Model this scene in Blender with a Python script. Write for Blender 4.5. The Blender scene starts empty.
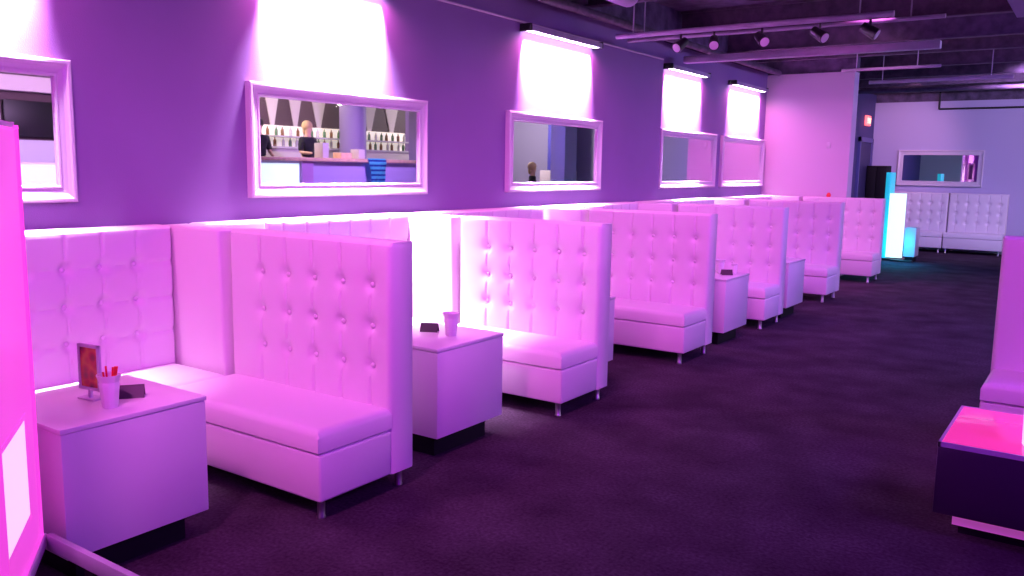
import bpy, bmesh, math, random
from mathutils import Vector, Matrix
random.seed(7)
PI = math.pi
scn = bpy.context.scene
COL = scn.collection

# ------------------------------------------------------------------ materials
def mat(name, col, rough=.5, metal=0, noise=None, bump=None, emit=None, estr=0, coat=0, spec=.5):
    m = bpy.data.materials.new(name); m.use_nodes = True
    nt = m.node_tree; b = nt.nodes['Principled BSDF']
    b.inputs['Base Color'].default_value = (*col, 1)
    b.inputs['Roughness'].default_value = rough
    b.inputs['Metallic'].default_value = metal
    b.inputs['Coat Weight'].default_value = coat
    b.inputs['Specular IOR Level'].default_value = spec
    tc = nt.nodes.new('ShaderNodeTexCoord')
    if noise:
        sc, amt = noise
        n = nt.nodes.new('ShaderNodeTexNoise'); n.inputs['Scale'].default_value = sc; n.inputs['Detail'].default_value = 4
        nt.links.new(tc.outputs['Object'], n.inputs['Vector'])
        r = nt.nodes.new('ShaderNodeValToRGB')
        r.color_ramp.elements[0].position = .3; r.color_ramp.elements[1].position = .7
        r.color_ramp.elements[0].color = (*[c * (1 - amt) for c in col], 1)
        r.color_ramp.elements[1].color = (*[min(1, c * (1 + amt)) for c in col], 1)
        nt.links.new(n.outputs['Fac'], r.inputs['Fac']); nt.links.new(r.outputs['Color'], b.inputs['Base Color'])
    if bump:
        sc, st = bump
        n = nt.nodes.new('ShaderNodeTexNoise'); n.inputs['Scale'].default_value = sc; n.inputs['Detail'].default_value = 3
        nt.links.new(tc.outputs['Object'], n.inputs['Vector'])
        bp = nt.nodes.new('ShaderNodeBump'); bp.inputs['Strength'].default_value = st; bp.inputs['Distance'].default_value = .01
        nt.links.new(n.outputs['Fac'], bp.inputs['Height']); nt.links.new(bp.outputs['Normal'], b.inputs['Normal'])
    if emit:
        b.inputs['Emission Color'].default_value = (*emit, 1); b.inputs['Emission Strength'].default_value = estr
    return m
M = {
 'vinyl': mat('white_vinyl', (.80, .74, .79), .45, bump=(120, .06), coat=.04),
 'laminate': mat('white_laminate', (.74, .70, .76), .35),
 'tabletop': mat('white_table_top', (.80, .77, .80), .22),
 'plinth': mat('black_plinth', (.006, .005, .009), .7, spec=.2),
 'metal': mat('brushed_steel', (.45, .43, .47), .3, 1),
 'frame': mat('glossy_white_frame', (.66, .60, .68), .25),
 'mirror': mat('mirror_glass', (.88, .88, .9), .015, 1),
 'wall': mat('lavender_grey_wall_paint', (.285, .18, .40), .7, noise=(1.2, .05), bump=(160, .12), spec=.25),
 'endwall': mat('pale_pink_wall_paint', (.62, .53, .64), .7, bump=(160, .1), spec=.25),
 'backwall': mat('lilac_wall_paint', (.50, .46, .66), .7, bump=(160, .1), spec=.25),
 'navy': mat('navy_wall_paint', (.06, .05, .17), .6),
 'ceiling': mat('black_ceiling_paint', (.10, .07, .13), .85, noise=(6, .5)),
 'joist': mat('dark_joist_paint', (.08, .05, .09), .7, noise=(9, .4)),
 'duct': mat('dusty_grey_metal', (.40, .36, .48), .5, .0, noise=(3, .2)),
 'black': mat('black_metal', (.006, .006, .009), .45),
 'blackgloss': mat('dark_lacquer', (.05, .02, .07), .35),
 'foam': mat('white_foam_cup', (.85, .82, .84), .45),
 'red': mat('red_plastic', (.75, .02, .03), .35),
 'card': mat('dark_card', (.04, .02, .04), .5),
 'pinkglow': mat('lit_magenta_acrylic', (.8, .1, .5), .3, emit=(.98, .09, .78), estr=.66),
 'whiteglow': mat('lit_white_acrylic', (.9, .8, .9), .3, emit=(1, .66, .92), estr=.9),
 'teal': mat('lit_teal_acrylic', (.1, .7, .7), .3, emit=(0, .42, .55), estr=.8),
 'tealwhite': mat('lit_white_teal_acrylic', (.8, 1, 1), .3, emit=(.66, 1, 1), estr=1.25),
 'lamp': mat('wash_lamp_diffuser', (.9, .9, .9), .3, emit=(1, .8, 1), estr=12),
 'pinktop': mat('lit_pink_table_top', (.8, .05, .3), .15, emit=(1, .05, .42), estr=.75, coat=.5),
 'pinkstrip': mat('pink_lit_strip', (.8, .2, .7), .4, emit=(.55, .08, .5), estr=.55),
 'exit': mat('exit_sign_red', (.8, .05, .02), .4, emit=(1, .55, .45), estr=2.0),
 'exitface': mat('exit_sign_face', (.9, .5, .45), .4, emit=(1, .10, .06), estr=1.5),
 'skin': mat('skin', (.62, .38, .28), .55),
 'hair': mat('dark_hair', (.02, .012, .01), .6),
 'blond': mat('blond_hair', (.55, .38, .2), .6),
 'shirt': mat('black_cloth', (.01, .01, .018), .85),
 'trouser': mat('dark_trousers', (.03, .03, .05), .85),
 'stripe': mat('cyan_striped_cloth', (.1, .5, .7), .8),
 'wood': mat('light_wood_counter', (.85, .55, .38), .4, noise=(8, .15)),
 'barfront': mat('violet_bar_front', (.58, .45, .82), .5),
 'brown': mat('dark_brown_wall_panel', (.085, .045, .06), .6),
 'cream': mat('cream_fabric', (.75, .66, .66), .7),
 'shelflit': mat('backlit_bar_shelf', (.9, .85, .75), .5, emit=(1, .88, .76), estr=.55),
 'bottleg': mat('green_glass_bottle', (.10, .22, .10), .15),
 'bottleb': mat('brown_glass_bottle', (.22, .09, .03), .15),
 'bottlew': mat('clear_glass_bottle', (.75, .72, .70), .1),
 'column': mat('violet_column_paint', (.33, .26, .48), .6),
 'collight': mat('pale_column_paint', (.75, .72, .85), .6),
}
# stripes for the cloth
def striped(m):
    nt = m.node_tree; b = nt.nodes['Principled BSDF']
    tc = nt.nodes.new('ShaderNodeTexCoord'); w = nt.nodes.new('ShaderNodeTexWave'); w.bands_direction = 'Z'; w.inputs['Scale'].default_value = 3.2
    nt.links.new(tc.outputs['Object'], w.inputs['Vector'])
    r = nt.nodes.new('ShaderNodeValToRGB'); r.color_ramp.interpolation = 'CONSTANT'
    r.color_ramp.elements[0].color = (.02, .08, .45, 1); r.color_ramp.elements[1].color = (.15, .75, .9, 1); r.color_ramp.elements[1].position = .35
    nt.links.new(w.outputs['Color'], r.inputs['Fac']); nt.links.new(r.outputs['Color'], b.inputs['Base Color'])
striped(M['stripe'])
# carpet
def carpet():
    m = mat('dark_plum_carpet', (.03, .018, .035), .95, spec=.1)
    nt = m.node_tree; b = nt.nodes['Principled BSDF']; tc = nt.nodes.new('ShaderNodeTexCoord')
    n1 = nt.nodes.new('ShaderNodeTexNoise'); n1.inputs['Scale'].default_value = 55; n1.inputs['Detail'].default_value = 6
    n2 = nt.nodes.new('ShaderNodeTexNoise'); n2.inputs['Scale'].default_value = 2.5; n2.inputs['Detail'].default_value = 3
    mx = nt.nodes.new('ShaderNodeMath'); mx.operation = 'MULTIPLY'
    for n in (n1, n2): nt.links.new(tc.outputs['Object'], n.inputs['Vector'])
    nt.links.new(n1.outputs['Fac'], mx.inputs[0]); nt.links.new(n2.outputs['Fac'], mx.inputs[1])
    r = nt.nodes.new('ShaderNodeValToRGB'); r.color_ramp.elements[0].position = .1; r.color_ramp.elements[1].position = .42
    r.color_ramp.elements[0].color = (.022, .010, .022, 1); r.color_ramp.elements[1].color = (.078, .050, .082, 1)
    nt.links.new(mx.outputs[0], r.inputs['Fac']); nt.links.new(r.outputs['Color'], b.inputs['Base Color'])
    bp = nt.nodes.new('ShaderNodeBump'); bp.inputs['Strength'].default_value = .6; bp.inputs['Distance'].default_value = .01
    nt.links.new(n1.outputs['Fac'], bp.inputs['Height']); nt.links.new(bp.outputs['Normal'], b.inputs['Normal'])
    return m
M['carpet'] = carpet()
def menu_art():
    m = mat('menu_print', (.5, .05, .08), .3); nt = m.node_tree; b = nt.nodes['Principled BSDF']
    tc = nt.nodes.new('ShaderNodeTexCoord'); v = nt.nodes.new('ShaderNodeTexVoronoi'); v.inputs['Scale'].default_value = 22
    nt.links.new(tc.outputs['Object'], v.inputs['Vector'])
    r = nt.nodes.new('ShaderNodeValToRGB'); r.color_ramp.elements[0].color = (.16, .02, .05, 1); r.color_ramp.elements[0].position = .2
    r.color_ramp.elements[1].color = (.75, .25, .06, 1); r.color_ramp.elements[1].position = .9
    e = r.color_ramp.elements.new(.55); e.color = (.6, .03, .06, 1)
    nt.links.new(v.outputs['Distance'], r.inputs['Fac']); nt.links.new(r.outputs['Color'], b.inputs['Base Color'])
    return m
M['menu'] = menu_art()

# ------------------------------------------------------------------ mesh helpers
def add_box(bm, x0, x1, y0, y1, z0, z1, bev=0, seg=2, mtx=None):
    t = bmesh.new()
    bmesh.ops.create_cube(t, size=1)
    for v in t.verts:
        v.co = Vector(((x0 + x1) / 2 + v.co.x * (x1 - x0), (y0 + y1) / 2 + v.co.y * (y1 - y0), (z0 + z1) / 2 + v.co.z * (z1 - z0)))
    if bev:
        bmesh.ops.bevel(t, geom=list(t.edges), offset=bev, segments=seg, profile=.5, affect='EDGES')
    if mtx: bmesh.ops.transform(t, matrix=mtx, verts=t.verts)
    me = bpy.data.meshes.new('tmp'); t.to_mesh(me); t.free(); bm.from_mesh(me); bpy.data.meshes.remove(me)
def box(*a, **k):
    bm = bmesh.new(); add_box(bm, *a, **k); return bm
def add_tube(bm, p, q, r, r2=None, n=12):
    p, q = Vector(p), Vector(q); r2 = r if r2 is None else r2
    d = (q - p).normalized(); a = d.orthogonal().normalized(); b = d.cross(a)
    A = [bm.verts.new(p + (a * math.cos(2*PI*i/n) + b * math.sin(2*PI*i/n)) * r) for i in range(n)]
    B = [bm.verts.new(q + (a * math.cos(2*PI*i/n) + b * math.sin(2*PI*i/n)) * r2) for i in range(n)]
    for i in range(n): bm.faces.new((A[i], A[(i+1) % n], B[(i+1) % n], B[i]))
    bm.faces.new(A[::-1]); bm.faces.new(B)
def tube(*a, **k):
    bm = bmesh.new(); add_tube(bm, *a, **k); return bm
def add_lathe(bm, prof, n=20, c=(0, 0, 0), flute=0, nf=10):
    rings = []
    for r, z in prof:
        rings.append([bm.verts.new((c[0] + r*(1+flute*math.cos(nf*2*PI*i/n))*math.cos(2*PI*i/n), c[1] + r*(1+flute*math.cos(nf*2*PI*i/n))*math.sin(2*PI*i/n), c[2] + z)) for i in range(n)])
    for a, b in zip(rings, rings[1:]):
        for i in range(n): bm.faces.new((a[i], a[(i+1) % n], b[(i+1) % n], b[i]))
    bm.faces.new(rings[0][::-1]); bm.faces.new(rings[-1])
def add_sphere(bm, c, r, s=(1, 1, 1), u=14, v=10):
    m = Matrix.Translation(c) @ Matrix.Diagonal((s[0], s[1], s[2], 1))
    bmesh.ops.create_uvsphere(bm, u_segments=u, v_segments=v, radius=r, matrix=m)
def obj(name, bm, m, parent=None, smooth=True, loc=None, rotz=0, label=None):
    me = bpy.data.meshes.new(name)
    bmesh.ops.recalc_face_normals(bm, faces=bm.faces)
    bm.to_mesh(me); bm.free()
    me.materials.append(M[m] if isinstance(m, str) else m)
    if smooth:
        for p in me.polygons: p.use_smooth = True
        me.set_sharp_from_angle(angle=math.radians(38))
    o = bpy.data.objects.new(name, me); COL.objects.link(o)
    if parent: o.parent = parent
    if loc: o.location = loc
    o.rotation_euler = (0, 0, rotz)
    if label: o['label'] = label
    return o
def thing(name, label, cat, loc=(0, 0, 0), rotz=0, group=None):
    o = bpy.data.objects.new(name, None); COL.objects.link(o); o.empty_display_size = .1
    o.location = loc; o.rotation_euler = (0, 0, rotz); o['label'] = label; o['category'] = cat
    if group: o['group'] = group
    return o
def tag(o, label, cat, group=None):
    o['label'] = label; o['category'] = cat
    if group: o['group'] = group
    return o
def struct(name, bm, m, parent=None, smooth=False, label=None):
    o = obj(name, bm, m, parent, smooth, label=label)
    if not parent: o['kind'] = 'structure'
    return o
KIDS = {}
def dup(root, loc, rotz, label, group=None):
    r = root.copy(); COL.objects.link(r); r.location = loc; r.rotation_euler = (0, 0, rotz); r['label'] = label
    if group: r['group'] = group
    for ch in list(root.children):
        c = ch.copy(); COL.objects.link(c); c.parent = r
        for g in ch.children:
            e = g.copy(); COL.objects.link(e); e.parent = c
    return r

# ------------------------------------------------------------------ the room
XW = -1.02
# floor, ceiling
struct('floor', box(-1.6, 10.4, -4.2, 22.0, -.1, 0), 'carpet')
struct('ceiling', box(-1.6, 10.4, -4.2, 22.0, 3.75, 3.85), 'ceiling')
# left wall: near part stands a little proud of the part beyond y=10.2
bm = bmesh.new(); add_box(bm, XW - .2, XW, -4, 10.2, 0, 3.30)
struct('wall_left', bm, 'wall')
bm = bmesh.new(); add_box(bm, XW - .28, XW - .08, 10.2, 14.45, 0, 3.30)
struct('wall_left_recess', bm, 'wall')['kind'] = 'structure'
struct('wall_end', box(-1.3, .30, 14.45, 14.75, 0, 3.27), 'endwall')
struct('wall_side_rear', box(-1.0, -.77, 14.75, 21.2, 0, 3.45), 'navy')
struct('wall_back', box(-1.0, 10.3, 21.0, 21.2, 0, 3.27), 'backwall')
struct('wall_right', box(10.2, 10.4, -4, 21.2, 0, 3.75), 'wall')
struct('wall_front', box(-1.3, 10.4, -4.2, -4, 0, 3.75), 'wall')
# header above the walls, up to the deck
struct('trim_1', box(XW - .3, XW - .1, -4, 14.75, 3.30, 3.75), 'ceiling')
struct('trim_2', box(-1.3, .30, 14.55, 14.75, 3.27, 3.75), 'ceiling')
struct('trim_3', box(-1.0, 10.3, 21.05, 21.2, 3.27, 3.75), 'ceiling')
struct('baseboard_left', box(XW, XW + .012, -4, 10.2, 0, .1), 'black')
# door in the side wall
dr = struct('door_1', box(-.772, -.752, 19.7, 20.75, 0, 2.36), mat('dark_blue_door', (.035, .03, .10), .5))
bm = bmesh.new(); add_box(bm, -.77, -.72, 19.6, 19.7, 0, 2.46); add_box(bm, -.77, -.72, 20.75, 20.85, 0, 2.46); add_box(bm, -.77, -.72, 19.6, 20.85, 2.36, 2.46)
obj('door_frame', bm, mat('blue_door_frame', (.12, .11, .30), .5), dr)
obj('door_handle', tube((-.74, 19.8, 1.0), (-.74, 19.93, 1.0), .012), 'metal', dr)
# dropped soffit, top right of the view
bm = bmesh.new(); add_box(bm, 2.92, 4.6, 3.0, 9.4, 3.12, 3.6)
o = tag(obj('ceiling_soffit', bm, mat('violet_soffit_paint', (.32, .26, .5), .7), smooth=False), 'violet painted soffit dropped from black ceiling at top right corner', 'soffit')
# exposed joists
ji = 0
for y in (1.6, 3.3, 5.0, 6.7, 8.4, 10.9, 12.6, 13.9, 15.6, 17.2, 18.8, 20.3):
    bm = bmesh.new()
    add_box(bm, -1.1, 10.1, y - .06, y + .06, 3.42, 3.44); add_box(bm, -1.1, 10.1, y - .06, y + .06, 3.72, 3.75)
    add_box(bm, -1.1, 10.1, y - .01, y + .01, 3.44, 3.72)
    struct('trim_%d' % (4 + ji), bm, 'joist'); ji += 1
# conduits and rails
tag(obj('wall_conduit', tube((XW + .018, .4, 3.05), (XW + .018, 10.15, 3.05), .011), 'frame'), 'thin white conduit running along the top of the left wall', 'conduit')
bm = bmesh.new(); add_tube(bm, (-.86, 2, 3.28), (-.86, 14.3, 3.28), .045)
tag(obj('ceiling_pipe', bm, 'joist'), 'dark pipe following the top edge of the left wall', 'pipe')
def pipe(y, z, x0, x1, r, lab, m='duct', square=False):
    if square:
        bm = box(x0, x1, y - r, y + r, z - r * .8, z + r * .8, bev=.01)
    else:
        bm = tube((x0, y, z), (x1, y - .02, z), r)
        add_tube(bm, (x0 + .2, y, z), (x0 + .2, y, 3.74), .008, n=6); add_tube(bm, (x1 - .3, y, z), (x1 - .3, y, 3.74), .008, n=6)
    return tag(obj('ceiling_rail' if square else 'ceiling_pipe', bm, m), lab, 'rail' if square else 'pipe')
pipe(8.42, 3.08, -.75, 2.05, .028, 'grey pipe with track lights, nearest of the pipes crossing the ceiling')
pipe(8.88, 3.10, -.85, 2.4, .02, 'thin grey pipe just behind the track light pipe')
pipe(10.65, 3.09, -.93, 2.1, .055, 'pale square channel crossing the ceiling beyond the track lights', square=True)
pipe(13.05, 3.13, .45, 1.75, .022, 'short thin pipe in front of the end wall top')
pipe(15.0, 3.14, .4, 2.45, .03, 'thin pale pipe high in front of the back wall')
pipe(17.5, 3.22, -.4, 3.2, .04, 'dim pipe closest to the back wall under the black ceiling', m='joist')
bm = bmesh.new(); add_tube(bm, (.56, 20.96, 3.6), (.56, 20.96, 3.10), .02); add_tube(bm, (.56, 20.96, 3.10), (4.2, 20.96, 3.10), .02)
tag(obj('wall_pipe', bm, 'black'), 'black bent pipe along the top of the back wall', 'pipe')
bm = tube((-.4, 3.6, 3.42), (-.4, 8.0, 3.42), .13, n=20)
tag(obj('ceiling_duct', bm, 'duct'), 'round grey duct near the left wall at the top edge', 'duct')
bm = bmesh.new()
for a, b in zip([(0, 5.9), (.5, 6.6), (.35, 7.4), (.8, 8.3)], [(.5, 6.6), (.35, 7.4), (.8, 8.3), (1.6, 8.5)]): add_tube(bm, (a[0], a[1], 3.3), (b[0], b[1], 3.3), .012, n=6)
tag(obj('hanging_cable', bm, 'black'), 'black cable looping under the ceiling near the fixtures', 'cable')
# track spotlights
spots = [(.0, 8.42, 'black track spotlight nearest the left wall'), (.36, 8.42, 'black track spotlight second from the left wall'), (.85, 8.42, 'black track spotlight with a pale face, middle of the pipe'),
         (1.4, 8.42, 'dark track spotlight fourth along the pipe'), (1.85, 8.42, 'black track spotlight at the aisle end of the pipe')]
s0 = None
for i, (x, y, lab) in enumerate(spots):
    if s0 is None:
        s0 = thing('track_spotlight', lab, 'spotlight', (x, y, 3.05), group='track spotlights on the ceiling pipe')
        obj('stem', tube((0, 0, .02), (0, 0, -.06), .012), 'black', s0)
        bm = bmesh.new(); add_tube(bm, (0, .07, -.06), (0, -.06, -.14), .045, .055, n=18); obj('lamp_head', bm, 'black', s0)
        bm = bmesh.new(); add_tube(bm, (0, -.058, -.139), (0, -.066, -.144), .045, n=18); obj('lens', bm, mat('spotlight_lens', (.7, .6, .75), .2), s0)
    else: dup(s0, (x, y, 3.05), .4 * i, lab)
s0.rotation_euler = (0, 0, -.3)

# ------------------------------------------------------------------ mirrors
def mirror(name, y0, y1, z0, z1, x, label, w=.095, back=None):
    t = thing(name, label, 'mirror', (x, (y0 + y1) / 2, z0) if back is None else ((y0 + y1) / 2, back, z0), PI / 2 if back is None else 0, group='white framed mirrors')
    W, H = (y1 - y0) / 2, z1 - z0
    # local: x along the mirror, y toward the wall (+), front is -y
    prof = [(0, 0), (0, -.045), (.008, -.052), (.022, -.052), (.030, -.044), (.046, -.036), (.062, -.034), (w - .022, -.030), (w - .016, -.036), (w - .006, -.036), (w, -.028), (w, -.008)]
    bm = bmesh.new(); rings = []
    for (ins, dy) in prof:
        rings.append([bm.verts.new((sx * (W - ins), dy, (ins if sz < 0 else H - ins))) for sx, sz in ((-1, -1), (1, -1), (1, 1), (-1, 1))])
    rings.append([bm.verts.new((sx * (W - w), 0, (w if sz < 0 else H - w))) for sx, sz in ((-1, -1), (1, -1), (1, 1), (-1, 1))])
    for a, b in zip(rings, rings[1:] + rings[:1]):
        for i in range(4): bm.faces.new((a[i], a[(i+1) % 4], b[(i+1) % 4], b[i]))
    f = obj('mirror_frame', bm, 'frame', t, smooth=False)
    obj('mirror_glass', box(-W + w - .004, W - w + .004, -.016, -.006, w - .004, H - w + .004), 'mirror', t, smooth=False)
    return t
mir = [(.74, 2.55, 'white framed wall mirror at the left edge, cut by the pink lit screen'),
       (3.74, 5.56, 'large white framed wall mirror reflecting the bar and its bottles'),
       (6.75, 8.58, 'white framed wall mirror reflecting a lavender column, above the third booth'),
       (10.30, 12.22, 'white framed wall mirror reflecting half pink wall and half dark opening'),
       (12.47, 14.36, 'white framed wall mirror nearest the end wall, reflecting only pink')]
for i, (a, b, lab) in enumerate(mir):
    mirror('wall_mirror', a, b, 1.425, 2.20, XW - (.08 if i > 2 else 0), lab)
mirror('wall_mirror', -.2, 1.52, 1.42, 2.21, 0, 'white framed mirror on the far back wall above two banquettes', w=.11, back=20.998)

# ------------------------------------------------------------------ wall washers
def washer(y0, y1, x, lab):
    t = thing('wall_washer', lab, 'light', (x, (y0 + y1) / 2, 2.98), group='linear wall washers above the mirrors')
    h = (y1 - y0) / 2
    bm = bmesh.new(); add_box(bm, .02, .13, -h, h, .0, .035, bev=.006)
    add_box(bm, .126, .134, -h, h, -.02, .03)
    obj('housing', bm, 'duct', t)
    obj('bracket', box(.0, .13, -h - .03, -h, -.02, .05, bev=.005), 'black', t); obj('bracket', box(.0, .13, h, h + .03, -.02, .05, bev=.005), 'black', t)
    obj('diffuser', box(.03, .12, -h + .01, h - .01, -.012, .0), 'lamp', t)
    return t
WASH = [(1.02, 2.42, XW), (3.88, 5.08, XW), (6.99, 8.36, XW), (10.40, 11.64, XW - .08), (12.70, 14.12, XW - .08)]
wl = ['bright linear washer lamp above the mirror at the left edge', 'bright linear washer lamp above the bar reflecting mirror', 'bright linear washer lamp above the third mirror from the left',
      'bright linear washer lamp just past the wall step', 'bright linear washer lamp nearest the end wall']
for (a, b, x), lab in zip(WASH, wl): washer(a, b, x, lab)

# ------------------------------------------------------------------ banquettes
DP, TB, HT, HB, HC, HS = .656, .184, 1.28, .10, .33, .445
def tufted(W, T, z0, z1, cols, rows, nx=None, nz=None, seatz=HS, depth=.022, horizontal=False):
    """upright padded back: x 0..W, front at y=0 facing -y, rear at y=T"""
    nx = nx or int(W / .0075); nz = nz or int((z1 - z0) / .016)
    bm = bmesh.new(); G = []
    R = .03
    def h(x, z):
        d = 0
        for c in cols:
            a = abs(x - c)
            if a < .06:
                d = max(d, .014 * math.exp(-(a / .0085) ** 2) * (1 if z < z1 - .05 else max(0, (z1 - z) / .05)))
        for c in cols:
            for r in rows:
                q = ((x - c) ** 2 + (z - r) ** 2)
                if q < .03: d = max(d, depth * math.exp(-q / .0011) + .009 * math.exp(-q / .005))
        if horizontal:
            for r in rows:
                d = max(d, .012 * math.exp(-((z - r) / .016) ** 2))
        # soft puff between the buttons
        e = min(x, W - x, z1 - z, R)
        d += R * (1 - math.sqrt(max(0, 1 - (1 - e / R) ** 2))) * .8
        return d
    for j in range(nz + 1):
        z = z0 + (z1 - z0) * j / nz
        G.append([bm.verts.new((W * i / nx, h(W * i / nx, z), z)) for i in range(nx + 1)])
    for j in range(nz):
        for i in range(nx): bm.faces.new((G[j][i], G[j][i+1], G[j+1][i+1], G[j+1][i]))
    # sides, with rounded rear top
    def strip(edge, mid):
        bk = [bm.verts.new(mid(v.co)) for v in edge]
        for a, b, c, d in zip(edge, edge[1:], bk[1:], bk): bm.faces.new((a, b, c, d))
        return bk
    L = [r[0] for r in G]; Rr = [r[-1] for r in G]
    loop = L + G[-1][1:] + Rr[::-1][1:] + G[0][::-1][1:-1]
    b1 = [bm.verts.new((v.co.x, T - .02, v.co.z)) for v in loop]
    cx, cz = W / 2, (z0 + z1) / 2
    b2 = []
    for v in loop:
        x = min(max(v.co.x, .015), W - .015); z = min(max(v.co.z, z0), z1 - .015)
        b2.append(bm.verts.new((x, T, z)))
    n = len(loop)
    for A, B in ((loop, b1), (b1, b2)):
        for i in range(n): bm.faces.new((A[i], A[(i+1) % n], B[(i+1) % n], B[i]))
    bm.faces.new(b2)
    return bm
BTN = bmesh.new(); add_lathe(BTN, [(.002, -.004), (.013, -.004), (.0145, 0), (.011, .005), (.004, .008)], n=12)
bmesh.ops.rotate(BTN, verts=BTN.verts, matrix=Matrix.Rotation(PI / 2, 3, 'X'))
btn_me = bpy.data.meshes.new('button'); bmesh.ops.recalc_face_normals(BTN, faces=BTN.faces); BTN.to_mesh(btn_me); BTN.free()
btn_me.materials.append(M['vinyl'])
for p in btn_me.polygons: p.use_smooth = True
def make_banquette(W, cols, rows, label, loc, rotz, group, wall=False, dp=DP, buttons=True, plain=False, legs=(0, 1, 2, 3)):
    t = thing('banquette', label, 'sofa', loc, rotz, group)
    yb = dp - TB
    if plain:
        back = obj('backrest', box(0, W, yb, dp, HB, HT, bev=.022, seg=4), 'vinyl', t)
    else:
        bm = tufted(W, TB, HB, HT, cols, rows, horizontal=wall, depth=.042 if wall else .024)
        bmesh.ops.translate(bm, verts=bm.verts, vec=(0, yb, 0))
        back = obj('backrest', bm, 'vinyl', t)
        if buttons:
            for c in cols:
                for r in rows:
                    b = bpy.data.objects.new('button', btn_me); COL.objects.link(b); b.parent = back
                    b.location = (c, yb + (.042 if wall else .024) + .000, r)
    bm = box(.0, W, 0, yb + .01, HB, HC, bev=.014, seg=3)
    obj('seat_base', bm, 'vinyl', t)
    # cushion with crowned top
    bm = bmesh.new(); nx, ny = 90, 40; T_ = []
    for j in range(ny + 1):
        row = []
        for i in range(nx + 1):
            u, v = i / nx, j / ny
            x, y = .0 + W * u, -.008 + (yb + .02) * v
            e = min(x, W - x, y + .008)
            zz = HS - .035 * (1 - math.sqrt(max(0, 1 - (1 - min(e, .045) / .045) ** 2))) + .010 * math.sin(PI * u) * math.sin(PI * min(1, v * .9 + .1))
            row.append(bm.verts.new((x, y, zz)))
        T_.append(row)
    for j in range(ny):
        for i in range(nx): bm.faces.new((T_[j][i], T_[j][i+1], T_[j+1][i+1], T_[j+1][i]))
    loop = T_[0] + [r[-1] for r in T_[1:]] + T_[-1][::-1][1:] + [r[0] for r in T_[::-1][1:-1]]
    lo1 = [bm.verts.new((v.co.x, v.co.y, HC + .012)) for v in loop]
    lo2 = [bm.verts.new((min(max(v.co.x, .01), W - .01), max(v.co.y, .004), HC + .001)) for v in loop]
    n = len(loop)
    for A, B in ((loop, lo1), (lo1, lo2)):
        for i in range(n): bm.faces.new((A[i], A[(i+1) % n], B[(i+1) % n], B[i]))
    bm.faces.new(lo2)
    obj('seat_cushion', bm, 'vinyl', t)
    for k in legs:
        sx, sy = ((0, 0), (1, 0), (1, 1), (0, 1))[k]
        x = .06 + sx * (W - .12); y = .06 + sy * (dp - .12)
        bm = bmesh.new(); add_lathe(bm, [(.022, 0), (.022, .008), (.019, .012), (.019, .092), (.03, .095), (.03, .1)], n=16, c=(x, y, 0)); obj('leg', bm, 'metal', t)
    return t
X0 = -.335; WD = 1.245
YS = [2.592, 4.715, 6.71, 8.80, 11.22, 13.77]
cols = [.215 + .21 * i for i in range(5)]; cols = [WD - .14 - .21 * i for i in range(5)][::-1]
rows = [.645, .85, 1.06]
dl = ['white tufted banquette facing the near table, closest to the camera, glowing pink',
      'white tufted banquette behind the table with a lone cup, bleached bright at its left',
      'pink lit tufted banquette third from the camera, between second table and small table',
      'pink lit tufted banquette fourth from the camera, behind the small table holding cups',
      'tufted banquette fifth from the camera, second from the end wall',
      'pale tufted banquette standing against the end wall, farthest of the left side row']
GD = 'tufted banquettes jutting out between the booths'
b0 = make_banquette(WD, cols, rows, dl[0], (X0, YS[0], 0), 0, GD)
for y, lab in zip(YS[1:], dl[1:]): dup(b0, (X0, y, 0), 0, lab)
# right-hand banquette at the frame's edge
dup(b0, (3.255, 5.62, 0), 0, 'tufted banquette at the right edge behind the pink topped table', 'banquettes on the other side of the aisle')
# wall banquettes: long tufted unit up to each divider's rear panel, then a short plain one
LW = 1.42; wcols = [LW - .23 - .21 * i for i in range(6)][::-1]
ends = [y + DP - TB for y in YS]           # front plane of each divider's back
XF = X0 - .012
w0 = None
wlab = ['tufted wall banquette with deep shadowed buttons behind the near table',
        'blown out white tufted wall banquette under the bar reflecting mirror',
        'tufted wall banquette under the third mirror, only its top edge showing',
        'tufted wall banquette against the left wall just before the wall step',
        'tufted wall banquette under the mirror that is half dark',
        'tufted wall banquette under the mirror nearest the end wall']
GW = 'long banquettes along the left wall'
plab = ['plain white corner panel left of the nearest jutting banquette', 'plain white corner panel left of the second jutting banquette', 'plain corner panel left of the third jutting banquette',
        'plain corner panel left of the fourth jutting banquette', 'plain corner panel left of the fifth jutting banquette', 'plain corner panel left of the banquette at the end wall']
slab = ['short plain wall banquette right behind the nearest jutting banquette', 'short plain wall banquette behind the second jutting banquette', 'short plain wall banquette behind the third jutting banquette',
        'short plain wall banquette behind the fourth jutting banquette', 'short plain wall banquette behind the fifth jutting banquette']
p0 = None
for i, ye in enumerate(ends):
    y0 = ye - LW - .036
    if w0 is None:
        w0 = make_banquette(LW, wcols, [.655, .86, 1.065], wlab[0], (XF, y0, 0), PI / 2, GW, wall=True)
    else: dup(w0, (XF, y0, 0), PI / 2, wlab[i])
    # corner panel closing the wall banquette against the divider
    if p0 is None:
        pb = box(-.66, -.016, -.03, TB - .002, .002, HT - .005, bev=.016, seg=4)
        for v in pb.verts:
            if v.co.x > -.3: v.co.x -= .042 * max(0, v.co.z - .45) / .83
        p0 = obj('corner_panel', pb, 'vinyl', None, loc=(X0, ye, 0))
        tag(p0, plab[0], 'panel', 'plain corner panels of the booths')
    else:
        c = p0.copy(); COL.objects.link(c); c.location = (X0, ye, 0); c['label'] = plab[i]
    if i:
        a = ends[i-1] + TB + .006; b = y0 - .004
        make_banquette(b - a, [], [], slab[i-1], (XF, a, 0), PI / 2, 'short plain banquettes along the left wall', plain=True, legs=(0, 1))
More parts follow.
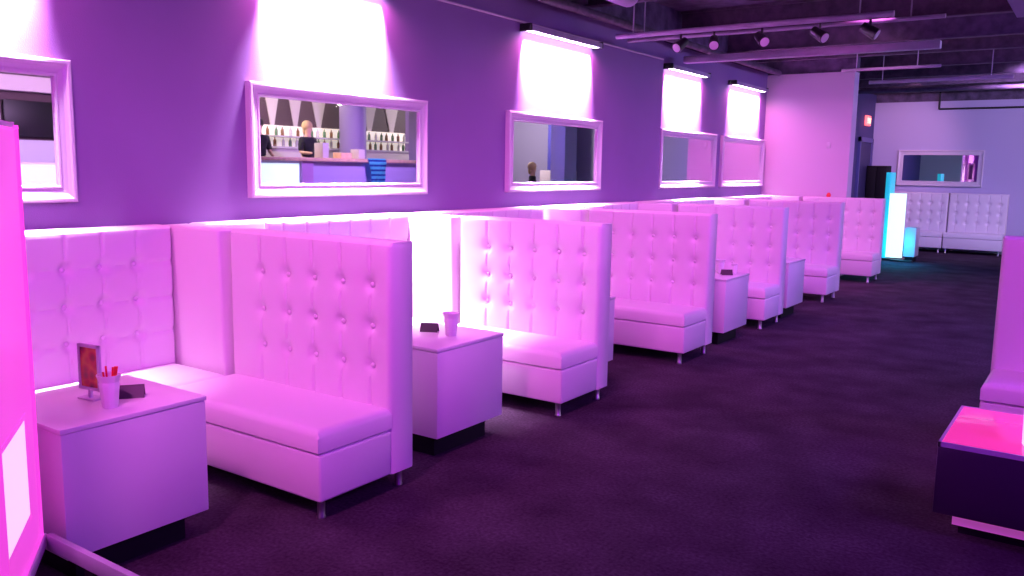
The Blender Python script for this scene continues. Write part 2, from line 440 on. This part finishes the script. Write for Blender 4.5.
# the front end of the first wall row, before the frame's left edge
make_banquette(.9, [], [], 'plain wall banquette at the far left behind the pink lit screen', (XF, ends[0] - LW - .95, 0), PI / 2, 'short plain banquettes along the left wall', plain=True, legs=(0, 1))
# far banquettes at the back wall
fb = [.14 + .21 * i for i in range(5)]
far0 = make_banquette(1.12, [.14 + .21 * i for i in range(5)], rows, 'white tufted banquette on the back wall, left one beside the teal lit screen', (-.20, 20.32, 0), 0, 'banquettes along the back wall')
dup(far0, (.94, 20.32, 0), 0, 'white tufted banquette on the back wall, right one under the mirror corner')

# ------------------------------------------------------------------ booth tables
def make_table(label, loc, W=.60, L=.63, H=.65):
    t = thing('booth_table', label, 'table', loc, 0, 'white box tables in the booths')
    obj('body', box(-W, 0, 0, L, .13, H - .022, bev=.004), 'laminate', t)
    obj('table_top', box(-W - .004, .004, -.004, L + .004, H - .02, H, bev=.003), 'tabletop', t)
    obj('plinth', box(-W + .08, -.08, .07, L - .07, 0, .13), 'plinth', t)
    return t
TB_ = [(.62, 1.575), (.79, 3.575), (.60, 5.39), (.885, 7.70), (.89, 9.62)]
tl = ['white box table at lower left carrying a menu and a cup of red straws', 'white box table behind the nearest jutting banquette, holding a lone white cup',
      'white box table mostly hidden behind the second jutting banquette', 'small white box table with two cups beside the third jutting banquette', 'bluish lit box table behind the fourth jutting banquette']
t0 = make_table(tl[0], (*TB_[0], 0))
for p, lab in zip(TB_[1:], tl[1:]): dup(t0, (*p, 0), 0, lab)
TT = .65
cup_bm = bmesh.new(); add_lathe(cup_bm, [(.026, 0), (.028, .004), (.036, .09), (.034, .094), (.042, .115), (.044, .12), (.040, .12), (.033, .09), (.024, .008)], n=40, flute=.035, nf=10)
cup0 = tag(obj('foam_cup', cup_bm, 'foam', loc=(.47, 1.86, TT)), 'white fluted cup full of red straws on the near table', 'cup', 'white cups on the booth tables')
cup0.scale = (1.1, 1.1, 1.15)
for (x, y, sc, lab) in ((.60, 3.93, 1.15, 'lone white cup on the second table beside a dark tent card'), (.66, 8.12, 1.15, 'white cup on the small table behind the third banquette, left of a dark card'),
                        (.77, 8.22, .8, 'smaller white cup on the small table behind the third banquette')):
    c = cup0.copy(); COL.objects.link(c); c.location = (x, y, TT); c.scale = (sc, sc, sc); c['label'] = lab
sl = ['red straw leaning left in the cup on the near table', 'shortest red straw, upright in the cup on the near table', 'red straw leaning right in the cup on the near table', 'tallest red straw, farthest right in the cup', 'red straw at the back of the cup on the near table']
for k, (dx, dy, tx, ty, h) in enumerate([(-.018, 0, -.038, .01, .165), (-.005, -.012, -.008, -.02, .15), (.01, .008, .03, .02, .172), (.018, -.006, .05, .0, .178), (-.008, .016, -.02, .03, .16)]):
    bm = tube((.47 + dx * .5, 1.86 + dy * .5, TT + .02), (.47 + tx, 1.86 + ty, TT + h), .0042, n=8)
    tag(obj('straw', bm, 'red'), sl[k], 'straw', 'red straws in the cup')
def tent(label, x, y, rz, z=TT, w=.055):
    bm = bmesh.new(); d, h, k = .032, .052, .002
    for s in (-1, 1):
        q = [(-w, s*d, 0), (w, s*d, 0), (w, 0, h), (-w, 0, h)]
        A = [bm.verts.new(p) for p in q]; B = [bm.verts.new((p[0], p[1] - s*k*1.5, p[2] - k)) for p in q]
        bm.faces.new(A); bm.faces.new(B[::-1])
        for i in range(4): bm.faces.new((A[i], A[(i+1) % 4], B[(i+1) % 4], B[i]))
    bmesh.ops.translate(bm, verts=bm.verts, vec=(0, 0, .001))
    return tag(obj('tent_card', bm, 'card', loc=(x, y, z), rotz=rz), label, 'card', 'dark tent cards on the tables')
tent('dark folded tent card lying open beside the straw cup', .39, 2.00, .95)
tent('dark tent card next to the lone white cup on the second table', .415, 3.95, .45)
tent('dark tent card on the small table behind the third banquette', .76, 8.04, .6)
# menu holder
mh = thing('menu_holder', 'upright framed menu with red artwork standing on the near table', 'menu', (.29, 1.88, TT), .15)
obj('stand', box(-.05, .05, -.03, .03, 0, .008, bev=.002), 'frame', mh)
bm = bmesh.new(); add_box(bm, -.006, .006, -.01, .004, .006, .05); obj('stem', bm, 'frame', mh)
bm = bmesh.new()
for a in ((-.065, -.053, .04, .235), (.053, .065, .04, .235), (-.065, .065, .04, .052), (-.065, .065, .223, .235)): add_box(bm, a[0], a[1], -.008, .006, a[2], a[3])
obj('menu_frame', bm, 'frame', mh)
obj('menu_page', box(-.054, .054, -.003, .003, .05, .225), 'menu', mh)

# ------------------------------------------------------------------ lit screens
def lit_screen(label, p, q, th, z0, z1, glow, pane, inset, base=True):
    """tall glowing box screen; p->q is the long visible face (footprint), thickness to the left of p->q"""
    p, q = Vector((*p, 0)), Vector((*q, 0)); d = q - p; L = d.length; rz = math.atan2(d.y, d.x)
    t = thing('lit_screen', label, 'screen', (p.x, p.y, 0), rz, 'tall lit screens')
    obj('light_box', box(0, L, 0, th, z0, z1 - .02, bev=.012, seg=3), glow, t)
    obj('cap', box(-.004, L + .004, -.004, th + .004, z1 - .02, z1, bev=.003), 'frame', t)
    a, b, c, e = inset
    f = bmesh.new()
    for r in ((a, a + .02, c, e), (b - .02, b, c, e), (a, b, c, c + .02), (a, b, e - .02, e)):
        add_box(f, r[0], r[1], -.016, .002, r[2], r[3])
        add_box(f, r[0], r[1], th - .002, th + .016, r[2], r[3])
    obj('inset_frame', f, glow, t)
    g = bmesh.new(); add_box(g, a + .02, b - .02, -.006, .002, c + .02, e - .02); add_box(g, a + .02, b - .02, th - .002, th + .006, c + .02, e - .02)
    obj('inset_pane', g, pane, t)
    return t
ls = lit_screen('tall magenta lit screen with white inset pane at the left edge', (.62, 1.48), (1.112, 1.138), -.16, .27, 1.78, 'pinkglow', 'whiteglow', (.15, .56, .40, .78))
bm = bmesh.new(); add_box(bm, -.02, .75, -.20, .02, .225, .27, bev=.006)
obj('foot_rail', bm, 'laminate', ls)
bm = bmesh.new(); add_box(bm, .45, .65, -.15, -.02, 0, .225)
obj('base', bm, 'plinth', ls)
tag(obj('low_rail', box(.64, 1.75, 1.49, 1.515, .215, .275, bev=.004), 'duct'), 'low pale rail running from the magenta screen across the lower left corner', 'rail')
for xa in (.9, 1.6): obj('rail_post', box(xa, xa + .05, 1.492, 1.513, 0, .215), 'plinth', bpy.data.objects['low_rail'])
ts = thing('lit_screen', 'tall teal and white lit screen standing far off before the back wall', 'screen', (.22, 17.75, 0), 0, 'tall lit screens')
obj('light_box', box(0, .09, 0, .45, .04, 1.70, bev=.012, seg=3), 'teal', ts)
obj('light_pane', box(.09, .38, .02, .10, .06, 1.30, bev=.01, seg=3), 'tealwhite', ts)
bm = bmesh.new(); add_box(bm, -.02, .42, -.02, .47, 0, .04, bev=.008); add_box(bm, .2, .6, -.12, -.04, 0, .035, bev=.008); obj('base', bm, 'black', ts)
st = thing('side_table', 'pale square pedestal beside the teal lit screen', 'table', (.64, 17.7, 0))
obj('body', box(0, .20, 0, .42, .10, .66, bev=.005), 'laminate', st); obj('plinth', box(.03, .17, .04, .38, 0, .10), 'plinth', st)
# black cabinet at back wall
bc = thing('cabinet', 'tall black cabinet against the back wall left of the teal screen', 'cabinet', (-.74, 20.45, 0))
obj('body', box(0, .42, .02, .5, .06, 1.85, bev=.006), 'plinth', bc)
obj('door', box(.01, .205, 0, .02, .08, 1.83, bev=.003), 'plinth', bc); obj('door', box(.215, .41, 0, .02, .08, 1.83, bev=.003), 'plinth', bc)
obj('plinth', box(.02, .40, .04, .48, 0, .06), 'plinth', bc)
bm = tube((.19, -.02, .95), (.19, -.02, 1.1), .006)
add_box(bm, .186, .194, -.02, .0, .95, .96); add_box(bm, .186, .194, -.02, .0, 1.09, 1.10); obj('door_handle', bm, 'metal', bc)

# ------------------------------------------------------------------ right: black table with lit pink top
rt = thing('lounge_table', 'dark low table with a glowing pink top at the right edge', 'table', (3.235, 4.19, 0))
obj('body', box(0, .8, 0, .76, .115, .43, bev=.006), 'blackgloss', rt)
obj('table_top', box(.012, .788, .012, .748, .43, .45, bev=.004), 'pinktop', rt)
bm = bmesh.new(); add_box(bm, 0, .8, 0, .012, .43, .452); add_box(bm, 0, .8, .748, .76, .43, .452); add_box(bm, 0, .012, 0, .76, .43, .452); add_box(bm, .788, .8, 0, .76, .43, .452)
obj('rim', bm, 'laminate', rt)
obj('lit_strip', box(.075, .725, .09, .67, .045, .115), 'pinkstrip', rt)
obj('plinth', box(.10, .70, .12, .64, 0, .045), 'plinth', rt)
bm = bmesh.new(); add_lathe(bm, [(.040, 0), (.045, .006), (.052, .23), (.049, .235), (.045, .23), (.038, .012)], n=28)
tag(obj('lit_tumbler', bm, 'whiteglow', loc=(3.595, 4.38, .4525)), 'glowing white tumbler on the pink topped table', 'lamp')

# ------------------------------------------------------------------ small things on the end and rear walls
tag(obj('wall_thermostat', box(-.03, .03, -.02, 0, -.05, .05, bev=.006), 'frame', loc=(-.03, 14.449, 2.11)), 'small white thermostat on the pink end wall', 'thermostat')
bm = bmesh.new(); add_lathe(bm, [(.03, 0), (.036, .02), (.03, .05), (.012, .07)], n=18)
tag(obj('red_candle', bm, 'red', loc=(.05, 14.34, HT)), 'small red candle holder standing on top of the banquette at the end wall', 'candle')
ex = thing('exit_sign', 'red lit EXIT sign high on the dark side wall', 'sign', (-.77, 20.22, 2.72), PI / 2)
obj('sign_box', box(-.17, .17, -.06, 0, 0, .22, bev=.008), 'exitface', ex)
tc = bpy.data.curves.new('exit_text', 'FONT'); tc.body = 'EXIT'; tc.size = .17; tc.align_x = 'CENTER'; tc.extrude = .004
to = bpy.data.objects.new('lettering', tc); COL.objects.link(to); to.parent = ex
to.location = (0, -.064, .05); to.rotation_euler = (PI / 2, 0, 0); tc.materials.append(M['exit'])
bpy.context.view_layer.update()
lm = bpy.data.meshes.new_from_object(to.evaluated_get(bpy.context.evaluated_depsgraph_get())); lo = bpy.data.objects.new('sign_lettering', lm); COL.objects.link(lo)
lo.parent = ex; lo.location = to.location; lo.rotation_euler = to.rotation_euler; bpy.data.objects.remove(to)

# ------------------------------------------------------------------ across the room, seen in the mirrors: the raised bar
PZ = .75
struct('floor_platform', box(6.6, 10.2, 4.6, 17.5, 0, PZ), 'barfront')['kind'] = 'structure'
bar = thing('bar_counter', 'long bar with pale wood top and violet front, reflected in the mirror', 'bar', (7.0, 9.2, PZ))
obj('front', box(0, .5, 0, 5.4, 0, .98), 'barfront', bar); obj('counter_top', box(-.12, .62, -.05, 5.45, .98, 1.05, bev=.01), 'wood', bar)
obj('lit_panel', box(-.02, 0, .35, 1.98, .15, .93), mat('white_cyan_lit_panel', (.8, .9, 1), .4, emit=(.66, .9, 1), estr=1.1), bar, label='white and cyan glowing panel')
obj('pilaster', box(-.06, 0, 2.02, 2.3, 0, .98), mat('pink_bar_pilaster', (.6, .3, .7), .5), bar)
bs = thing('service_counter', 'brightly lit white service counter reflected in the mirror at the left edge', 'counter', (7.0, 4.9, PZ))
obj('front', box(0, .5, 0, 2.6, 0, .52), 'barfront', bs)
obj('lit_panel', box(-.02, .0, .05, 2.55, .48, .84), 'whiteglow', bs); obj('counter_top', box(0, .55, 0, 2.6, .52, .88), 'laminate', bs)
struct('wall_bar', box(9.4, 9.6, 4.6, 16.9, PZ, 3.75), 'brown')
tag(obj('wall_screen', box(9.3, 9.38, 6.95, 8.3, 2.05, 2.65, bev=.01), 'black'), 'black screen on the wall behind the service counter', 'screen')
tag(obj('wall_panel', box(9.34, 9.395, 5.0, 6.9, 2.05, 2.68), 'cream'), 'pale panel left of the black screen behind the service counter', 'panel')
tag(obj('wall_panel', box(9.32, 9.395, 5.0, 8.6, 1.25, 2.0), 'collight'), 'wide lavender panel low on the wall behind the service counter', 'panel')
tag(obj('valance', box(9.2, 9.395, 5.0, 8.6, 2.8, 3.05), 'cream'), 'pale valance above the black screen behind the service counter', 'valance')
vl = ['first tapered pale drape from the left over the bar', 'peach lit tapered drape over the person in black', 'third tapered pale drape from the left over the bar', 'tapered pale drape right of the round column', 'rightmost tapered pale drape over the bar']
for k, (yc, w) in enumerate([(12.55, .19), (13.2, .19), (13.9, .22), (15.55, .26), (16.35, .26)]):
    bm = bmesh.new(); x0, x1 = 9.37, 9.395
    q = [(-w, 3.2), (w, 3.2), (w * .22, 2.5), (-w * .22, 2.5)]
    A = [bm.verts.new((x0, yc + a, z)) for a, z in q]; B = [bm.verts.new((x1, yc + a, z)) for a, z in q]
    bm.faces.new(A); bm.faces.new(B[::-1])
    for i in range(4): bm.faces.new((A[i], A[(i+1) % 4], B[(i+1) % 4], B[i]))
    tag(obj('tapered_drape', bm, 'cream', smooth=False), vl[k], 'drape', 'tapered drapes over the bar')
sh = thing('back_bar_shelf', 'backlit cream shelf of bottles behind the bar', 'shelf', (9.0, 11.65, PZ))
obj('cabinet', box(0, .36, 0, 5.15, 0, 1.28), 'cream', sh); obj('light_panel', box(.33, .36, 0, 5.15, 1.3, 1.76), 'shelflit', sh)
obj('shelf_board', box(-.04, .36, 0, 5.15, 1.50, 1.53), 'frame', sh)
obj('shelf_board', box(-.04, .36, 0, 5.15, 1.26, 1.30), 'frame', sh)
bprof = [(.032, 0), (.036, .01), (.036, .12), (.014, .155), (.012, .18), (.015, .19)]
bts = {}
for k in ('bottleg', 'bottleb', 'bottlew'):
    bm = bmesh.new(); add_lathe(bm, bprof, n=12); o = obj('bottle', bm, k); bts[k] = o
rows_b = [(PZ + 1.30, 'lower'), (PZ + 1.53, 'upper')]
used = set()
for zi, (z, nm) in enumerate(rows_b):
    for j in range(24):
        k = ('bottleg', 'bottleb', 'bottlew')[(j * 7 + zi * 2 + (j // 3)) % 3]
        src = bts[k]
        if k in used: o = src.copy(); COL.objects.link(o)
        else: o = src; used.add(k)
        o.location = (9.12, 11.8 + j * .205 + random.uniform(-.03, .03), z + .002)
        cname = {'bottleg': 'green', 'bottleb': 'brown', 'bottlew': 'clear'}[k]
        tag(o, '%s bottle in the %s row of the backlit bar shelf' % (cname, nm), 'bottle', '%s bottles on the %s bar shelf' % (cname, nm))
tag(obj('round_column', (lambda b: (add_lathe(b, [(.30, 0), (.30, 2.98)], n=28, c=(8.3, 13.92, PZ)), b)[1])(bmesh.new()), 'column'), 'violet round column rising behind the bar counter', 'column')
tag(obj('wall_pier', box(7.2, 7.5, 14.9, 15.75, PZ, 3.74), 'column', smooth=False), 'lavender pier closing the right end of the bar', 'pier')
for k, (y, w, h, m_, lab) in enumerate([(12.75, .16, .30, 'frame', 'tall white box on the bar counter'), (13.25, .30, .12, 'wood', 'low tan tray on the bar counter'), (13.75, .18, .20, 'cream', 'cream box on the bar counter, right of the tan tray')]):
    y -= .8
    tag(obj('counter_box', box(7.15, 7.4, y, y + w, PZ + 1.051, PZ + 1.05 + h, bev=.01), m_), lab, 'box')
cl = bmesh.new()
ny, nz = 12, 30; GG = []
for j in range(nz + 1):
    s = max(0, (j - 5) / (nz - 5)); ww = .27 - .10 * s
    px = 7.02 - .16 * min(1, j / 5); pz = PZ + 1.066 - (.0 if j < 5 else .03) - .60 * s
    GG.append([cl.verts.new((px + (.012 * math.sin(i * 1.4 + j * .3) if s > .05 else 0) - .02 * min(1, s * 8), 13.2 + ww * (2 * i / ny - 1), pz)) for i in range(ny + 1)])
for j in range(nz):
    for i in range(ny): cl.faces.new((GG[j][i], GG[j][i+1], GG[j+1][i+1], GG[j+1][i]))
bmesh.ops.solidify(cl, geom=cl.faces[:], thickness=.012)
tag(obj('striped_towel', cl, 'stripe'), 'cyan and blue striped towel hanging off the bar edge', 'towel')
# columns seen in the third mirror
tag(obj('square_column', box(4.95, 5.35, 17.6, 18.15, 0, 3.74, bev=.01), 'collight'), 'pale lavender square column reflected in the third mirror', 'column')
tag(obj('square_column', box(6.5, 7.1, 20.2, 20.7, 0, 3.74, bev=.01), mat('blue_column_paint', (.09, .08, .45), .6)), 'deep blue column reflected at the right of the third mirror', 'column')
tag(obj('booth_partition', box(5.6, 6.7, 19.2, 19.3, 0, 1.62, bev=.02), 'cream'), 'cream half height partition reflected in the third mirror', 'partition')

# person: one skinned body, poses by joints
def person(label, loc, rotz, top, hairm, armbend=.35):
    t = thing('person', label, 'person', loc, rotz)
    me = bpy.data.meshes.new('body'); 
    V = [(0, 0, .98), (0, 0, 1.15), (0, 0, 1.36), (0, 0, 1.48), (0, -.01, 1.56), (0, -.02, 1.66), (0, -.02, 1.76),
         (.17, 0, 1.42), (.21, -.02, 1.16), (.19, -.24, 1.10 + .05), (.18, -.33, 1.15), (-.17, 0, 1.42), (-.21, -.03, 1.16), (-.19, -.26, 1.08), (-.18, -.34, 1.09),
         (.09, 0, .92), (.10, -.01, .50), (.10, .02, .09), (.10, -.13, .04), (-.09, 0, .92), (-.10, -.02, .50), (-.10, .02, .09), (-.10, -.13, .04)]
    E = [(0, 1), (1, 2), (2, 3), (3, 4), (4, 5), (5, 6), (2, 7), (7, 8), (8, 9), (9, 10), (2, 11), (11, 12), (12, 13), (13, 14), (0, 15), (15, 16), (16, 17), (17, 18), (0, 19), (19, 20), (20, 21), (21, 22)]
    R = [.14, .125, .14, .075, .052, .092, .06, .062, .043, .03, .026, .062, .043, .03, .026, .09, .055, .038, .035, .09, .055, .038, .035]
    me.from_pydata(V, E, [])
    ob = bpy.data.objects.new('body', me); COL.objects.link(ob); ob.parent = t
    sk = ob.modifiers.new('skin', 'SKIN'); sk.use_smooth_shade = True
    for i, r in enumerate(R):
        me.skin_vertices[0].data[i].radius = (r, r * (.72 if i in (0, 1, 2) else 1))
    me.skin_vertices[0].data[0].use_root = True
    ss = ob.modifiers.new('sub', 'SUBSURF'); ss.levels = 1; ss.render_levels = 1
    me.materials.append(M['skin'])
    def cloth(name, vs, es, rs, m):
        m2 = bpy.data.meshes.new(name); m2.from_pydata(vs, es, [])
        o2 = bpy.data.objects.new(name, m2); COL.objects.link(o2); o2.parent = t
        o2.modifiers.new('skin', 'SKIN').use_smooth_shade = True
        for i, r in enumerate(rs): m2.skin_vertices[0].data[i].radius = r
        m2.skin_vertices[0].data[0].use_root = True
        s = o2.modifiers.new('sub', 'SUBSURF'); s.levels = 1; s.render_levels = 1
        m2.materials.append(M[m])
    cloth('shirt', [V[0], V[1], V[2], V[3], V[7], V[8], V[11], V[12]], [(0, 1), (1, 2), (2, 3), (2, 4), (4, 5), (2, 6), (6, 7)],
          [(.165, .125), (.15, .115), (.165, .125), (.085, .085), (.078, .078), (.056, .056), (.078, .078), (.056, .056)], top)
    cloth('trousers', [(0, 0, .96), V[15], V[16], (.10, .02, .12), V[19], V[20], (-.10, .02, .12)], [(0, 1), (1, 2), (2, 3), (0, 4), (4, 5), (5, 6)],
          [(.15, .12), (.105, .105), (.072, .072), (.055, .055), (.105, .105), (.072, .072), (.055, .055)], 'trouser')
    bm = bmesh.new(); add_sphere(bm, (0, .015, 1.715), .112, (1, 1.05, 1)); add_sphere(bm, (0, .07, 1.62), .07, (1, .7, 1.4))
    obj('hair', bm, hairm, t)
    return t
person('person in a black top behind the bar, reflected in the mirror', (8.0, 12.32, PZ), -PI / 2, 'shirt', 'blond')
person('person in dark clothes at the left edge of the mirrored bar', (8.05, 11.1, PZ), -PI / 2 + .4, 'shirt', 'hair')
person('person with fair hair standing by the far partition, reflected in the third mirror', (6.0, 17.8, 0), -PI / 2 - .6, 'shirt', 'blond')

# ------------------------------------------------------------------ lights
def aim(o, target):
    o.rotation_euler = (Vector(target) - Vector(o.location)).to_track_quat('-Z', 'Y').to_euler()
def light(kind, name, loc, target, power, col, **k):
    l = bpy.data.lights.new(name, kind); l.energy = power; l.color = col
    for a, b in k.items(): setattr(l, a, b)
    o = bpy.data.objects.new(name, l); COL.objects.link(o); o.location = loc
    if target: aim(o, target)
    return o
# wall washers: a tight cool-white beam and a wider pink one from each fixture
for i, (a, b, x) in enumerate(WASH):
    h = (b - a)
    for nm, dx, tilt, pw, c, sp in (('washer_beam', .06, 15, 220, (1, .45, 1), 34), ('bench_beam', .125, -3, (60, 180, 40, 34, 30)[i], (.9, .62, 1), (40, 58, 34, 34, 34)[i]), ('low_beam', .135, 2.5, (30, 60, 60, 50, 40)[i], (.72, .66, 1), 15), ('washer_spill', .10, 0, 20, (1, .10, .55), 150)):
        o = light('AREA', nm, (x + dx, (a + b) / 2, 2.962), None, pw, c, shape='RECTANGLE', size=.04, size_y=h - (.0 if nm == 'washer_spill' else .08), spread=math.radians(sp))
        o.rotation_euler = (0, math.radians(tilt), 0)
# unseen spots added near the ceiling: pink onto each banquette's front
pk = (1.0, .17, .86)
for i, (y, pw) in enumerate(zip(YS, (380, 195, 205, 185, 140, 175))):
    light('SPOT', 'pink_spot', (1.9, y - 2.4, 3.35), (.1, y + .4, .75), pw, pk, spot_size=math.radians(75), spot_blend=.9, shadow_soft_size=.15)
light('SPOT', 'pink_spot', (3.6, 3.4, 3.05), (3.9, 6.3, .7), 190, pk, spot_size=math.radians(70), spot_blend=.8, shadow_soft_size=.15)
# unseen violet floods and wall spots, added to tint aisle sides and walls
for y, pw, c in ((-.5, 350, (.40, .0, 1)), (3.2, 350, (.36, .01, 1)), (7.0, 320, (.27, .03, 1)), (11.0, 330, (.14, .06, 1)), (15.0, 320, (.16, .12, 1))):
    light('SPOT', 'violet_flood', (6.0, y, 3.35), (-.3, y + 1.8, 1.0), pw, c, spot_size=math.radians(130), spot_blend=.7, shadow_soft_size=.3)
light('SPOT', 'blue_aisle_fill', (2.6, 9.5, 3.3), (2.2, 9.6, 0), 130, (.16, .10, 1), spot_size=math.radians(120), spot_blend=.9, shadow_soft_size=.2)  # unseen fill added to turn the far floor bluer
light('SPOT', 'pink_wall_spot', (1.6, 11.6, 3.3), (-.3, 14.4, 2.0), 55, (1, .42, .85), spot_size=math.radians(80), spot_blend=.9, shadow_soft_size=.2)
light('SPOT', 'violet_wall_spot', (2.6, 17.0, 3.3), (1.2, 21, 1.9), 420, (.66, .40, 1), spot_size=math.radians(110), spot_blend=.9, shadow_soft_size=.2)
light('SPOT', 'pink_wall_spot', (.5, 18.6, 3.3), (-.2, 21, 2.3), 130, (1, .45, .8), spot_size=math.radians(70), spot_blend=.9, shadow_soft_size=.2)
# bar
for y in (11.5, 14.0): light('POINT', 'bar_fill', (8.35, y - .3, 3.1), None, 170, (1, .82, .75), shadow_soft_size=.15)  # unseen warm fill added to light the mirrored bar
light('SPOT', 'bar_front_fill', (4.9, 12.6, 3.3), (7.2, 12.6, 1.3), 520, (.62, .36, 1), spot_size=math.radians(100), spot_blend=.6, shadow_soft_size=.2)  # unseen fill added to lift the violet bar front
light('SPOT', 'bar_front_fill', (5.2, 6.4, 3.3), (8.5, 6.4, 2.0), 900, (.85, .5, 1), spot_size=math.radians(90), spot_blend=.6, shadow_soft_size=.2)  # unseen fill added to brighten the reflection in the left edge mirror
light('POINT', 'rear_fill', (7.4, 18.4, 3.2), None, 260, (1, .85, .9), shadow_soft_size=.2)  # unseen fill added to lighten the rear wall in the third mirror
light('POINT', 'screen_glow', (.62, 17.2, .35), None, 30, (0, .5, .9), shadow_soft_size=.2)

w = bpy.data.worlds.new('dim_room'); scn.world = w; w.use_nodes = True
w.node_tree.nodes['Background'].inputs[0].default_value = (.2, .08, .35, 1); w.node_tree.nodes['Background'].inputs[1].default_value = .2

# ------------------------------------------------------------------ camera
a, p, r = (math.radians(v) for v in (34.718, 7.976, .943))
fw = Vector((-math.sin(a)*math.cos(p), math.cos(a)*math.cos(p), -math.sin(p)))
rt_ = Vector((math.cos(a), math.sin(a), 0)); up = rt_.cross(fw)
rt2 = rt_ * math.cos(r) + up * math.sin(r); up2 = up * math.cos(r) - rt_ * math.sin(r)
cd = bpy.data.cameras.new('camera'); cam = bpy.data.objects.new('camera', cd); COL.objects.link(cam)
mw = Matrix.Identity(4)
for i in range(3):
    mw[i][0] = rt2[i]; mw[i][1] = up2[i]; mw[i][2] = -fw[i]
mw[0][3], mw[1][3], mw[2][3] = 3.764, 0, 1.65
cam.matrix_world = mw
cd.sensor_width = 36; cd.lens = 851.07 / 1024 * 36; cd.clip_start = .05
scn.camera = cam

scn.view_settings.view_transform = 'Standard'; scn.view_settings.look = 'None'
scn.view_settings.gamma = 1; scn.view_settings.use_curve_mapping = False; scn.view_settings.exposure = 0
scn.cycles.use_denoising = True
scn.cycles.max_bounces = 8; scn.cycles.diffuse_bounces = 3; scn.cycles.glossy_bounces = 4
scn.cycles.sample_clamp_indirect = 6
